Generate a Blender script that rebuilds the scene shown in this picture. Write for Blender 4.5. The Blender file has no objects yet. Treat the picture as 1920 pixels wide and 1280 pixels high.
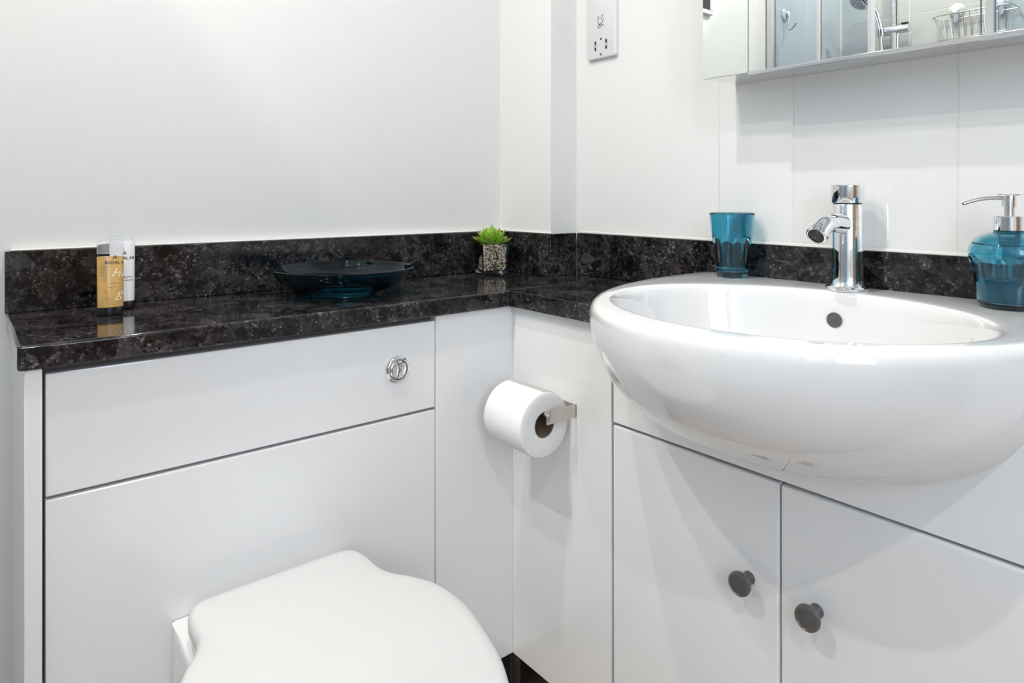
import bpy, bmesh, math, random
from mathutils import Vector, Matrix
random.seed(7)
S = bpy.context.scene
COL = S.collection
PI = math.pi

# ------------------------------------------------------------------ camera
cam = bpy.data.objects.new('camera', bpy.data.cameras.new('camera'))
COL.objects.link(cam)
cam.location = (0, 0, .98)
cam.rotation_euler = (PI / 2, 0, -math.atan2(.6287, .7776))
cam.data.sensor_width = 36
cam.data.lens = 36 * 1261 / 1920
cam.data.shift_y = -274 / 1920
cam.data.clip_start = .02
S.camera = cam

# ------------------------------------------------------------------ world, lights, exposure
w = bpy.data.worlds.new('world'); S.world = w; w.use_nodes = True
w.node_tree.nodes['Background'].inputs[0].default_value = (.75, .85, 1, 1)
w.node_tree.nodes['Background'].inputs[1].default_value = .6
S.view_settings.view_transform = 'Standard'
S.view_settings.look = 'None'
S.view_settings.gamma = 1
S.view_settings.use_curve_mapping = False
S.view_settings.exposure = .83
CEIL = 2.30
DOWNLIGHTS = [(-.205, .83, 3.3), (-.30, -.45, 4.3), (.22, .72, 4.6), (-.53, .865, 5.3)]  # the second lamp, behind the camera, is added to light the room
for i, (x, y, p) in enumerate(DOWNLIGHTS):
    L = bpy.data.lights.new('downlight_lamp', 'AREA')
    L.shape = 'DISK'; L.size = .036; L.energy = p; L.color = (1, .93, .84) if i in (0, 3) else (1, .965, .92)
    o = bpy.data.objects.new('downlight_lamp', L); COL.objects.link(o)
    o.location = (x, y, CEIL - .016)
# cool fill light, set at the added window behind the camera
L = bpy.data.lights.new('added_window_fill', 'AREA')
L.shape = 'RECTANGLE'; L.size = .62; L.size_y = 1.16; L.energy = 9.2; L.color = (.72, .84, 1)
o = bpy.data.objects.new('added_window_fill', L); COL.objects.link(o)
o.location = (-.37, -1.27, 1.55); o.rotation_euler = (-PI / 2, 0, 0)
o.rotation_euler = (PI / 2, 0, 0)

# ------------------------------------------------------------------ materials
def mat(name, col, rough=.5, metal=0, trans=0, ior=1.5, coat=0, emis=None, spec=.5):
    m = bpy.data.materials.new(name); m.use_nodes = True
    b = m.node_tree.nodes['Principled BSDF']
    b.inputs['Base Color'].default_value = (*col, 1)
    b.inputs['Roughness'].default_value = rough
    b.inputs['Metallic'].default_value = metal
    b.inputs['Transmission Weight'].default_value = trans
    b.inputs['IOR'].default_value = ior
    b.inputs['Coat Weight'].default_value = coat
    b.inputs['Coat Roughness'].default_value = .05
    b.inputs['Specular IOR Level'].default_value = spec
    if emis:
        b.inputs['Emission Color'].default_value = (*emis[0], 1)
        b.inputs['Emission Strength'].default_value = emis[1]
    return m
def nd(m, typ, **kw):
    n = m.node_tree.nodes.new(typ)
    for k, v in kw.items():
        if k in n.inputs.keys(): n.inputs[k].default_value = v
        else: setattr(n, k, v)
    return n
def lk(m, a, b): m.node_tree.links.new(a, b)
def add_noise(m, c1, c2, scale, bump=0, rough=None):
    b = m.node_tree.nodes['Principled BSDF']
    tc = nd(m, 'ShaderNodeTexCoord')
    n = nd(m, 'ShaderNodeTexNoise', Scale=scale, Detail=5.0)
    lk(m, tc.outputs['Object'], n.inputs['Vector'])
    r = nd(m, 'ShaderNodeMix', data_type='RGBA')
    r.inputs[6].default_value = (*c1, 1); r.inputs[7].default_value = (*c2, 1)
    lk(m, n.outputs['Fac'], r.inputs[0]); lk(m, r.outputs[2], b.inputs['Base Color'])
    if bump:
        bp = nd(m, 'ShaderNodeBump', Strength=bump, Distance=.002)
        lk(m, n.outputs['Fac'], bp.inputs['Height']); lk(m, bp.outputs[0], b.inputs['Normal'])
    return m
M = {}
M['paint'] = add_noise(mat('wall_paint', (.8, .8, .78), .55), (.73, .73, .715), (.745, .745, .73), 60, .02)
M['ceiling'] = add_noise(mat('ceiling_paint', (.85, .85, .84), .8), (.84, .84, .83), (.87, .87, .86), 40)
M['tile'] = add_noise(mat('glazed_tile', (.8, .8, .79), .07, coat=.3), (.74, .74, .73), (.755, .755, .74), 8)
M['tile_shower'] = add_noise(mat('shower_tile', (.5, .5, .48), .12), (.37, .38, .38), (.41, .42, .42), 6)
M['grout'] = add_noise(mat('grout', (.62, .60, .56), .9), (.66, .64, .59), (.72, .70, .66), 200)
M['gloss'] = add_noise(mat('gloss_lacquer', (.77, .77, .77), .13, coat=.25), (.85, .85, .85), (.86, .86, .86), 3)
M['carcass'] = add_noise(mat('carcass_board', (.16, .14, .12), .6), (.15, .135, .12), (.21, .195, .18), 90)
M['ceramic'] = add_noise(mat('glazed_ceramic', (.87, .87, .87), .04, coat=.5), (.77, .77, .77), (.78, .78, .775), 2)
M['seat'] = add_noise(mat('seat_plastic', (.64, .64, .64), .16), (.64, .64, .64), (.65, .65, .65), 3)
M['chrome'] = add_noise(mat('chrome', (.85, .86, .88), .035, 1), (.84, .85, .87), (.87, .88, .90), 4)
M['steel'] = add_noise(mat('brushed_steel', (.6, .57, .54), .28, 1), (.56, .53, .50), (.68, .65, .61), 120)
M['satin'] = add_noise(mat('satin_aluminium', (.7, .7, .72), .2, 1), (.68, .68, .70), (.74, .74, .76), 30)
M['knob'] = add_noise(mat('dark_nickel', (.16, .16, .165), .28, .6), (.13, .13, .135), (.17, .17, .175), 20)
M['mirror'] = add_noise(mat('mirror_silver', (.9, .93, .92), .0, 1), (.80, .84, .83), (.81, .85, .84), 2)
M['mirror_edge'] = mat('mirror_edge', (.42, .43, .42), .25, .6)
M['black'] = add_noise(mat('black_plastic', (.012, .012, .013), .3), (.010, .010, .011), (.016, .016, .017), 50)
M['hole'] = mat('dark_hole', (.01, .01, .01), .8)
M['paper'] = add_noise(mat('tissue_paper', (.88, .88, .87), .95), (.86, .86, .855), (.90, .90, .895), 180, .35)
M['paper_side'] = add_noise(mat('tissue_edge', (.86, .86, .85), .95), (.80, .80, .79), (.88, .88, .87), 90, .5)
M['card'] = add_noise(mat('cardboard', (.20, .15, .10), .9), (.15, .11, .08), (.24, .18, .13), 60)
M['plastic'] = add_noise(mat('white_plastic', (.66, .66, .67), .25), (.65, .64, .66), (.68, .67, .69), 20)
M['tubewhite'] = add_noise(mat('tube_white', (.85, .84, .84), .3), (.82, .81, .82), (.85, .84, .85), 20)
M['ink'] = mat('black_ink', (.03, .025, .02), .5)
M['inkgrey'] = mat('grey_ink', (.12, .12, .12), .5)
M['inkwhite'] = mat('pale_ink', (.9, .82, .62), .4)
M['clear'] = mat('clear_glass', (.97, .985, .98), .0, 0, 1, 1.45)
M['thinclear'] = mat('clear_plastic', (.93, .94, .96), .12, 0, .85, 1.2)
M['screen'] = mat('shower_glass', (.86, .945, .97), .0, 0, 1, 1.05)
def thin_glass(name, tint):
    m = bpy.data.materials.new(name); m.use_nodes = True; nt = m.node_tree; nt.nodes.remove(nt.nodes['Principled BSDF'])
    tr = nd(m, 'ShaderNodeBsdfTransparent'); tr.inputs[0].default_value = (*tint, 1)
    gl_ = nd(m, 'ShaderNodeBsdfGlossy'); gl_.inputs['Roughness'].default_value = .01
    fr = nd(m, 'ShaderNodeFresnel'); fr.inputs[0].default_value = 1.45
    mx = nd(m, 'ShaderNodeMixShader'); lk(m, fr.outputs[0], mx.inputs[0]); lk(m, tr.outputs[0], mx.inputs[1]); lk(m, gl_.outputs[0], mx.inputs[2])
    lk(m, mx.outputs[0], nt.nodes['Material Output'].inputs[0]); return m
M['screen'] = thin_glass('shower_glass', (.88, .935, .985))
M['gel'] = mat('amber_gel', (1.0, .66, .25), .10, 0, .5, 1.3)
M['teal'] = mat('teal_glass', (.24, .64, .77), .02, 0, 1, 1.45)
M['tealdark'] = mat('dark_teal_glass', (.010, .17, .26), .02, 0, 1, 1.36)
M['liquid'] = mat('teal_soap', (.12, .42, .52), .05, 0, .75, 1.36)
M['pumpteal'] = mat('pump_plastic', (.35, .55, .58), .3, 0, .3, 1.4)
M['silicone'] = add_noise(mat('silicone', (.78, .77, .73), .35), (.76, .75, .71), (.82, .81, .77), 60)
M['suction'] = mat('suction_rubber', (.85, .88, .86), .15, 0, .6, 1.3)
M['glow'] = mat('lamp_lens', (1, 1, 1), .5, emis=((1, .96, .9), 30))
M['added_pane'] = mat('added_glow_pane', (.8, .85, .9), .6, emis=((.72, .85, 1), .5))  # glowing pane of the added window, more cool fill
M['display'] = add_noise(mat('dark_display', (.02, .025, .03), .1), (.015, .02, .025), (.06, .06, .055), 40)
M['skirting'] = add_noise(mat('skirting', (.7, .7, .69), .4), (.70, .70, .69), (.74, .74, .73), 20)

# granite: interlocking grey and brown feldspar grains in black
def granite():
    m = bpy.data.materials.new('granite'); m.use_nodes = True
    b = m.node_tree.nodes['Principled BSDF']
    tc = nd(m, 'ShaderNodeTexCoord')
    nz = nd(m, 'ShaderNodeTexNoise', Scale=38.0, Detail=4.0)
    lk(m, tc.outputs['Object'], nz.inputs['Vector'])
    mx = nd(m, 'ShaderNodeMix', data_type='VECTOR'); mx.inputs[0].default_value = .014
    lk(m, tc.outputs['Object'], mx.inputs[4]); lk(m, nz.outputs['Color'], mx.inputs[5])
    v1 = nd(m, 'ShaderNodeTexVoronoi', Scale=130.0)
    v2 = nd(m, 'ShaderNodeTexVoronoi', Scale=330.0)
    v3 = nd(m, 'ShaderNodeTexVoronoi', Scale=55.0)
    for v in (v1, v2, v3): lk(m, mx.outputs[1], v.inputs['Vector'])
    def ramp(src, stops):
        r = nd(m, 'ShaderNodeValToRGB'); e = r.color_ramp.elements
        while len(e) < len(stops): e.new(.5)
        for k, (p, c) in enumerate(stops):
            e[k].position = p; e[k].color = (*c, 1)
        lk(m, src, r.inputs[0]); return r.outputs[0]
    def sep(v):
        s = nd(m, 'ShaderNodeSeparateColor'); lk(m, v.outputs['Color'], s.inputs[0]); return s.outputs
    a = ramp(sep(v1)[0], [(0, (.008, .008, .009)), (.35, (.014, .014, .016)), (.55, (.036, .035, .038)), (.8, (.062, .057, .058)), (1, (.135, .128, .132))])
    c = ramp(sep(v2)[1], [(0, (.004, .004, .005)), (.5, (.02, .02, .021)), (.78, (.055, .052, .050)), (.93, (.13, .125, .12)), (1, (.42, .41, .40))])
    d = ramp(sep(v3)[2], [(0, (.006, .006, .008)), (.55, (.02, .02, .022)), (.85, (.07, .062, .056)), (1, (.09, .088, .09))])
    f1 = ramp(sep(v3)[0], [(0, (0, 0, 0)), (.55, (.25, .25, .25)), (1, (.8, .8, .8))])
    x1 = nd(m, 'ShaderNodeMix', data_type='RGBA'); x1.inputs[0].default_value = .5
    lk(m, a, x1.inputs[6]); lk(m, c, x1.inputs[7])
    x2 = nd(m, 'ShaderNodeMix', data_type='RGBA')
    lk(m, f1, x2.inputs[0]); lk(m, x1.outputs[2], x2.inputs[6]); lk(m, d, x2.inputs[7])
    n2 = nd(m, 'ShaderNodeTexNoise', Scale=16.0, Detail=6.0); lk(m, tc.outputs['Object'], n2.inputs['Vector'])
    f2 = ramp(n2.outputs['Fac'], [(.35, (.25, .25, .27)), (.65, (1.05, 1.0, .98))])
    x3 = nd(m, 'ShaderNodeMix', data_type='RGBA', blend_type='MULTIPLY'); x3.inputs[0].default_value = 1
    lk(m, x2.outputs[2], x3.inputs[6]); lk(m, f2, x3.inputs[7])
    lk(m, x3.outputs[2], b.inputs['Base Color'])
    b.inputs['Roughness'].default_value = .08; b.inputs['Specular IOR Level'].default_value = .33
    return m
M['granite'] = granite()
# floor
M['floor'] = add_noise(mat('floor_tile', (.30, .25, .2), .35), (.40, .31, .235), (.48, .38, .29), 6)
M['plinth'] = add_noise(mat('black_plinth', (.014, .012, .011), .18), (.010, .009, .008), (.035, .029, .026), 14)

# ------------------------------------------------------------------ mesh helpers
def obj(name, bm, m, parent=None, smooth=None, loc=None, flat=False):
    me = bpy.data.meshes.new(name)
    bmesh.ops.recalc_face_normals(bm, faces=bm.faces)
    bm.to_mesh(me); bm.free()
    for k in (m if isinstance(m, (list, tuple)) else [m]): me.materials.append(k)
    if smooth:
        me.shade_smooth(); me.set_sharp_from_angle(angle=math.radians(smooth))
        if flat:      # the big flat sides of bevelled slabs keep their own normals
            for pl in me.polygons:
                if max(abs(c) for c in pl.normal) > .9999: pl.use_smooth = False
    o = bpy.data.objects.new(name, me); COL.objects.link(o)
    if parent: o.parent = parent
    if loc: o.location = loc
    return o
def tag(o, label, cat, group=None, kind=None):
    o['label'] = label; o['category'] = cat
    if group: o['group'] = group
    if kind: o['kind'] = kind
    return o
def thing(name, label, cat, loc=(0, 0, 0), rz=0, group=None):
    o = bpy.data.objects.new(name, None); COL.objects.link(o)
    o.location = loc; o.rotation_euler = (0, 0, rz); o.empty_display_size = .05
    return tag(o, label, cat, group)
def struct(o): o['kind'] = 'structure'; return o
def box_bm(x0, x1, y0, y1, z0, z1, bev=0, seg=2, bm=None):
    bm2 = bmesh.new()
    bmesh.ops.create_cube(bm2, size=1)
    for v in bm2.verts:
        v.co = Vector(((x0 + x1) / 2 + v.co.x * (x1 - x0), (y0 + y1) / 2 + v.co.y * (y1 - y0), (z0 + z1) / 2 + v.co.z * (z1 - z0)))
    if bev: bmesh.ops.bevel(bm2, geom=list(bm2.edges), offset=bev, segments=seg, affect='EDGES', profile=.5)
    if bm is None: return bm2
    me = bpy.data.meshes.new('t'); bm2.to_mesh(me); bm2.free(); bm.from_mesh(me); bpy.data.meshes.remove(me)
    return bm
def box(name, b, m, parent=None, bev=0, seg=2):
    return obj(name, box_bm(*b, bev, seg), m, parent, smooth=35 if bev else None, flat=bool(bev))
def loft(rings, close=True, cap0=True, cap1=True, bm=None):
    bm = bm or bmesh.new()
    vs = [[bm.verts.new(p) for p in r] for r in rings]
    for a, b in zip(vs, vs[1:]):
        n = len(a)
        for i in range(n if close else n - 1):
            j = (i + 1) % n
            bm.faces.new((a[i], a[j], b[j], b[i]))
    if cap0: bm.faces.new(vs[0][::-1])
    if cap1: bm.faces.new(vs[-1])
    return bm
def lathe(prof, n=48, bm=None, cap0=True, cap1=True, rfun=None):
    rings = []
    for (r, z) in prof:
        ring = []
        for i in range(n):
            a = 2 * PI * i / n
            rr = max(r, 1e-5)
            if rfun: rr = rfun(rr, z, a)
            ring.append((rr * math.cos(a), rr * math.sin(a), z))
        rings.append(ring)
    return loft(rings, True, cap0, cap1, bm)
def frames(pts):
    T = []
    for i in range(len(pts)):
        a = pts[max(i - 1, 0)]; b = pts[min(i + 1, len(pts) - 1)]
        T.append((Vector(b) - Vector(a)).normalized())
    up = Vector((0, 0, 1)) if abs(T[0].z) < .9 else Vector((1, 0, 0))
    N = [(up - T[0] * up.dot(T[0])).normalized()]
    for i in range(1, len(T)):
        n = N[-1] - T[i] * N[-1].dot(T[i]); N.append(n.normalized())
    return T, N
def tube(pts, r, n=12, bm=None, cap=True):
    T, N = frames(pts)
    rings = []
    for i, p in enumerate(pts):
        b = T[i].cross(N[i]); rr = r[i] if isinstance(r, (list, tuple)) else r
        rings.append([Vector(p) + (N[i] * math.cos(2 * PI * k / n) + b * math.sin(2 * PI * k / n)) * rr for k in range(n)])
    return loft(rings, True, cap, cap, bm)
def smoothline(P, k=8, closed=False):
    out = []; n = len(P)
    rng = range(n if closed else n - 1)
    for i in rng:
        g = (lambda j: Vector(P[j % n])) if closed else (lambda j: Vector(P[min(max(j, 0), n - 1)]))
        p0, p1, p2, p3 = g(i - 1), g(i), g(i + 1), g(i + 2)
        for s in range(k):
            t = s / k
            out.append(.5 * ((2 * p1) + (p2 - p0) * t + (2 * p0 - 5 * p1 + 4 * p2 - p3) * t * t + (3 * p1 - p0 - 3 * p2 + p3) * t ** 3))
    if not closed: out.append(Vector(P[-1]))
    return out
def text_mesh(s, size, fn=None, shear=0, extr=0, fat=0):
    c = bpy.data.curves.new('t', 'FONT'); c.body = s; c.size = size; c.align_x = 'CENTER'; c.align_y = 'CENTER'
    c.shear = shear; c.resolution_u = 3; c.offset = fat * size; c.extrude = extr
    o = bpy.data.objects.new('t', c); COL.objects.link(o)
    bpy.context.view_layer.update()
    me = bpy.data.meshes.new_from_object(o.evaluated_get(bpy.context.evaluated_depsgraph_get()))
    bm = bmesh.new(); bm.from_mesh(me)
    bpy.data.objects.remove(o); bpy.data.curves.remove(c); bpy.data.meshes.remove(me)
    if fn:
        for v in bm.verts: v.co = fn(v.co.x, v.co.y, v.co.z)
    return bm
def join(bm, b2):
    me = bpy.data.meshes.new('t'); b2.to_mesh(me); b2.free(); bm.from_mesh(me); bpy.data.meshes.remove(me); return bm

# ------------------------------------------------------------------ the room
X1, Y1 = 1.086, 1.292            # right wall face, back wall face
XL, YN = -.80, -1.30             # shower back wall, wall behind the camera
T = .10
floor = struct(box('floor', (XL - T, X1 + T, YN - T, Y1 + T, -.06, 0), M['floor']))
ceiling = struct(box('ceiling', (XL - T, X1 + T, YN - T, Y1 + T, CEIL, CEIL + .06), M['ceiling']))
wall_back = struct(box('wall_back', (XL - T, X1 + T, Y1, Y1 + T, 0, CEIL), M['paint']))
wall_right = struct(box('wall_right', (X1, X1 + T, YN, Y1, 0, CEIL), M['paint']))
wall_left = struct(box('wall_left', (XL - T, XL, YN, Y1, 0, CEIL), M['paint']))
# wall behind the camera, opened for the added window
bm = box_bm(XL - T, -.72, YN - T, YN, 0, CEIL)
box_bm(-.02, X1 + T, YN - T, YN, 0, CEIL, bm=bm)
box_bm(-.72, -.02, YN - T, YN, 0, .93, bm=bm); box_bm(-.72, -.02, YN - T, YN, 2.17, CEIL, bm=bm)
struct(obj('wall_front', bm, M['paint']))
bm = box_bm(-.72, -.68, YN - .07, YN - .02, .93, 2.17); box_bm(-.06, -.02, YN - .07, YN - .02, .93, 2.17, bm=bm)
box_bm(-.72, -.02, YN - .07, YN - .02, .93, .97, bm=bm); box_bm(-.72, -.02, YN - .07, YN - .02, 2.13, 2.17, bm=bm)
wf = struct(obj('added_window_1', bm, M['plastic']))  # unseen window, added as a source of cool fill
box('added_pane', (-.68, -.06, YN - .05, YN - .044, .97, 2.13), M['added_pane'], wf)
M['wood'] = add_noise(mat('oak_veneer', (.36, .22, .12), .4), (.30, .18, .095), (.42, .27, .15), 12)
bm = box_bm(.14, .19, YN, YN + .018, 0, 2.06); box_bm(.93, .98, YN, YN + .018, 0, 2.06, bm=bm); box_bm(.19, .93, YN, YN + .018, 2.0, 2.06, bm=bm)
struct(obj('added_trim_1', bm, M['skirting']))  # frame of the added door
dr = struct(box('added_door_1', (.193, .927, YN, YN + .010, .004, 1.997), M['wood'], bev=.002))  # unseen door, added for brown reflections in chrome and granite
obj('added_door_handle', tube([(.25, YN + .010, 1.0), (.25, YN + .055, 1.0), (.37, YN + .055, 1.0)], .009, 12), M['chrome'], dr, 40)
struct(box('wall_boxing', (1.006, X1 + .001, 1.108, Y1 + .001, 0, CEIL), M['paint'], bev=.0015))
struct(box('baseboard_back', (-.24, .050, Y1 - .014, Y1, 0, .10), M['skirting'], bev=.002))

# glazed wall tiles behind the basin (each its own piece)
def tiles(parent, face, edges, zs, g=.0012, th=.0035, axis='X', sgn=-1, tm='tile'):
    src = {}
    for a, b in zip(edges, edges[1:]):
        for z0, z1 in zip(zs, zs[1:]):
            wd, ht = round(abs(b - a) - g, 4), round(z1 - z0 - g, 4)
            if (wd, ht) not in src:
                bb = box_bm(-wd / 2, wd / 2, -th / 2, th / 2, -ht / 2, ht / 2, .001, 1)
                bmesh.ops.recalc_face_normals(bb, faces=bb.faces)
                me = bpy.data.meshes.new('tile'); bb.to_mesh(me); bb.free(); me.materials.append(M[tm]); src[(wd, ht)] = me
            o = bpy.data.objects.new('tile', src[(wd, ht)]); COL.objects.link(o); o.parent = parent
            if axis == 'X': o.location = (face + sgn * th / 2, (a + b) / 2, (z0 + z1) / 2); o.rotation_euler = (0, 0, PI / 2)
            else: o.location = ((a + b) / 2, face + sgn * th / 2, (z0 + z1) / 2)
gr = box('grout_bed', (X1 - .0033, X1, -.80, .7275, .86, 2.08), M['grout'], wall_right)
tiles(wall_right, X1 - .0005, [.728, .584, .341, .098, -.145, -.388, -.631], [.87, 1.27, 1.67, 2.07])
# shower enclosure tiling, seen in the mirror
box('grout_bed', (XL, -.262, Y1 - .003, Y1, .06, 2.06), M['grout'], wall_back)
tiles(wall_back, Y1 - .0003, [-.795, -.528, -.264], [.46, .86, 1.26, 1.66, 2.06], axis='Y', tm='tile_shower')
box('grout_bed', (XL, XL + .003, -.25, Y1 - .004, .06, 2.06), M['grout'], wall_left)
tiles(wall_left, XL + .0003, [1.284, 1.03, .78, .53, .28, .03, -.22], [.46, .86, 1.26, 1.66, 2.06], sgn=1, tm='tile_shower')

# downlights
for i, (x, y, p) in enumerate(DOWNLIGHTS):
    t = thing('ceiling_downlight', ['recessed ceiling downlight above the shower door', 'added recessed ceiling downlight near the added window behind the camera, shower side',
                                    'recessed ceiling downlight above the toilet', 'recessed ceiling downlight inside the shower enclosure'][i], 'light', (x, y, CEIL), 0, 'recessed ceiling downlights')
    obj('trim_ring', lathe([(.030, 0), (.046, 0), (.046, -.004), (.042, -.008), (.031, -.008), (.030, 0)], 32, cap0=False, cap1=False), M['chrome'], t, 40)
    obj('lens', lathe([(.0295, -.001), (.0295, -.004)], 24), M['glow'], t)

# ------------------------------------------------------------------ granite worktop and upstand
WT = .80
wt = thing('worktop', 'dark grey speckled granite worktop running round the corner on the white units', 'worktop', (0, 0, 0))
def slab(name, poly, z0, z1, parent, bev=.004):
    bm = bmesh.new()
    a = [bm.verts.new((x, y, z0)) for x, y in poly]; bm.faces.new(a)
    r = bmesh.ops.extrude_face_region(bm, geom=list(bm.faces))
    for v in r['geom']:
        if isinstance(v, bmesh.types.BMVert): v.co.z = z1
    if bev: bmesh.ops.bevel(bm, geom=list(bm.edges), offset=bev, segments=3, affect='EDGES', profile=.5)
    return obj(name, bm, M['granite'], parent, 35, flat=True)
slab('slab', [(.045, .988), (.7945, .988), (.7945, 1.0), (1.0835, 1.0), (1.0835, 1.106), (1.005, 1.106), (1.005, 1.287), (.045, 1.287)], WT - .030, WT, wt, .0035)
slab('slab', [(.795, .730), (1.0835, .730), (1.0835, .9993), (.795, .9993)], WT - .030, WT, wt, .0012)
box('joint_line', (.797, 1.003, .9990, 1.0003, WT - .004, WT + .0001), M['steel'], wt)
up = thing('upstand', 'dark granite upstand strip along the wall behind the worktop and basin', 'upstand', (0, 0, 0))
UZ = WT + .0945
for b in [(.043, 1.004, 1.274, Y1 - .0005), (.996, 1.0055, 1.1077, 1.2735), (.996, 1.0765, 1.0975, 1.1075), (X1 - .009, X1 - .0006, -.70, 1.098)]:
    box('upstand_slab', (*b, WT + .0003, UZ), M['granite'], up, .0012, 1)
bm = box_bm(X1 - .0085, X1 - .0045, -.70, 1.09, UZ, UZ + .005, .001, 1)
box_bm(.05, 1.004, 1.280, Y1 - .0005, UZ, UZ + .0025, .0008, 1, bm=bm)
box_bm(1.0005, 1.0058, 1.102, 1.28, UZ, UZ + .0025, .0008, 1, bm=bm)
obj('silicone_bead', bm, M['silicone'], up)

# ------------------------------------------------------------------ white gloss units
FY, FX = 1.000, .810            # front faces
KZ = .105
tc = thing('toilet_unit', 'white gloss cistern unit with two wide flat panels under the worktop', 'cabinet', (0, 0, 0))
box('carcass', (.072, .79, FY + .020, 1.26, KZ, WT - .032), M['carcass'], tc)
box('end_panel', (.052, .070, FY - .006, 1.27, .0005, WT - .0305), M['gloss'], tc, .0015)
box('access_panel', (.0735, .6355, FY, FY + .018, .6095, WT - .0390), M['gloss'], tc, .002)
box('access_panel', (.0735, .6355, FY, FY + .018, KZ, .6055), M['gloss'], tc, .002)
box('filler_panel', (.6370, .8270, FY, FY + .018, KZ, WT - .0305), M['gloss'], tc, .0015)
box('plinth', (.072, .842, FY + .035, FY + .050, .0005, KZ - .002), M['plinth'], tc)
vu = thing('vanity_unit', 'white gloss vanity unit with two doors under the basin', 'cabinet', (0, 0, 0))
box('carcass', (FX + .022, 1.05, -.10, .97, KZ, .645), M['carcass'], vu)
box('filler_panel', (FX, FX + .018, .7465, FY - .0001, KZ, WT - .0305), M['gloss'], vu, .0015)
box('fascia_panel', (FX, FX + .018, .1675, .7425, .6135, WT - .0305), M['gloss'], vu, .002)
M['knobm'] = M['knob']
for (a, b, ky) in [(.4565, .7425, .4985), (.1675, .4540, .4065)]:
    d = box('door', (FX, FX + .018, a, b, KZ, .6095), M['gloss'], vu, .003)
    k = lathe([(.0085, 0), (.0085, .002), (.0062, .006), (.006, .012), (.0095, .0165), (.0145, .019), (.0158, .0225), (.0150, .0262), (.0125, .0275), (.0120, .0270), (.006, .0278), (0.0, .0280)], 40)
    for v in k.verts: v.co = Vector((FX - v.co.z, ky + v.co.x, .4705 + v.co.y))
    obj('knob', k, M['knob'], d, 30)
box('end_panel', (FX, 1.05, -.12, .1645, KZ, .80), M['gloss'], vu, .0015)
box('plinth', (FX + .035, FX + .050, -.1, FY + .034, .0005, KZ - .002), M['plinth'], vu)
box('corner_strip', (FX + .031, FX + .0345, FY + .024, FY + .034, .0005, KZ - .003), M['steel'], vu)

# flush button
fb = thing('flush_button', 'round chrome dual flush button on the upper white panel', 'button', (.560, FY, .688))
def toY(bm):
    for v in bm.verts: v.co = Vector((v.co.x, -v.co.z, v.co.y))
    return bm
obj('ring', toY(lathe([(.0165, .0005), (.0230, .0), (.0230, .002), (.0215, .0045), (.0185, .0062), (.0168, .0060), (.0165, .0005)], 48, cap0=False, cap1=False)), M['chrome'], fb, 50)
obj('backing', toY(lathe([(.0164, .0003), (.0164, .003)], 40)), M['hole'], fb)
def half(side):
    R = .0160
    pts = []
    # dividing arc bulges to the right: x = -.002+ .004*(1-(z/R)^2)
    f = lambda z: -.0045 + .0060 * (1 - (z / R) ** 2)
    n = 20
    arc = [(f(z) + side * .0003, z) for z in [(-R * .955) + 2 * R * .955 * i / n for i in range(n + 1)]]
    a0 = math.atan2(arc[-1][1], arc[-1][0]); a1 = math.atan2(arc[0][1], arc[0][0])
    if side > 0: da = a1 - a0
    else: da = (a1 + 2 * PI) - a0
    out = [(R * math.cos(a0 + da * i / n), R * math.sin(a0 + da * i / n)) for i in range(1, n)]
    poly = arc + out
    cx = sum(p[0] for p in poly) / len(poly); cz = sum(p[1] for p in poly) / len(poly)
    rings = []
    for s, y in [(1, .0032), (1, .0050), (.96, .0057), (.7, .0066), (.35, .0070)]:
        rings.append([(cx + (p[0] - cx) * s, -y, cz + (p[1] - cz) * s) for p in poly])
    return loft(rings)
obj('button', half(-1), M['chrome'], fb, 50); obj('button', half(1), M['chrome'], fb, 50)

# ------------------------------------------------------------------ basin
BZ = .837; BC = .456
def outline(ins, n=88, xb=1.0765, iy=None):
    a, b, xc, e = .424 - ins, .310 - (ins if iy is None else iy), 1.0, 2.08
    P = []
    for i in range(n + 1):
        th = -PI / 2 + PI * i / n
        c, s = math.cos(th), math.sin(th)
        P.append((xc - a * abs(c) ** (2 / e), BC + b * math.copysign(abs(s) ** (2 / e), s)))
    k = 5
    P = [(xb - (xb - xc) * i / k, P[0][1]) for i in range(k)] + P + [(xc + (xb - xc) * (i + 1) / k, P[-1][1]) for i in range(k)]
    for i in range(1, 30): # along the back
        P.append((xb, BC + b - 2 * b * i / 30))
    return P
N0 = len(outline(0))
def inner(s, n, xc=.812, dx=.0):
    # same number of points as the outline, matched by direction
    base = outline(0)
    P = []
    for (x, y) in base:
        an = math.atan2((y - BC) / .234, (x - xc) / .193)
        c, q = math.cos(an), math.sin(an)
        e = 1.97
        P.append((xc + dx + .193 * s * math.copysign(abs(c) ** (2 / e), c), BC + .234 * s * math.copysign(abs(q) ** (2 / e), q)))
    return P
rings = []
for k in range(27):
    q_ = 1 - k / 26
    q_ = 1 - (1 - q_) ** 1.5                       # denser rings under the belly
    z = .82 + (.65 - .82) * q_
    fx = .24 * (1 - max(0, 1 - q_ ** 2.0) ** .5); fy = .18 * (1 - max(0, 1 - q_ ** 2.2) ** (1 / 2.2))
    rings.append([(x, y, z) for x, y in outline(fx, iy=fy)])
for z, ins in [(.828, .0008), (.8328, .0035), (.8358, .0075), (BZ, .013)]:
    rings.append([(x, y, z) for x, y in outline(ins)])
o14 = outline(.013); i10 = inner(1.0, N0)
for f, dz in [(.25, 0), (.5, .0002), (.75, .0002), (.88, .0), (.96, -.0006)]:
    rings.append([(ox + (ix - ox) * f, oy + (iy - oy) * f, BZ + dz) for (ox, oy), (ix, iy) in zip(o14, i10)])
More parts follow.
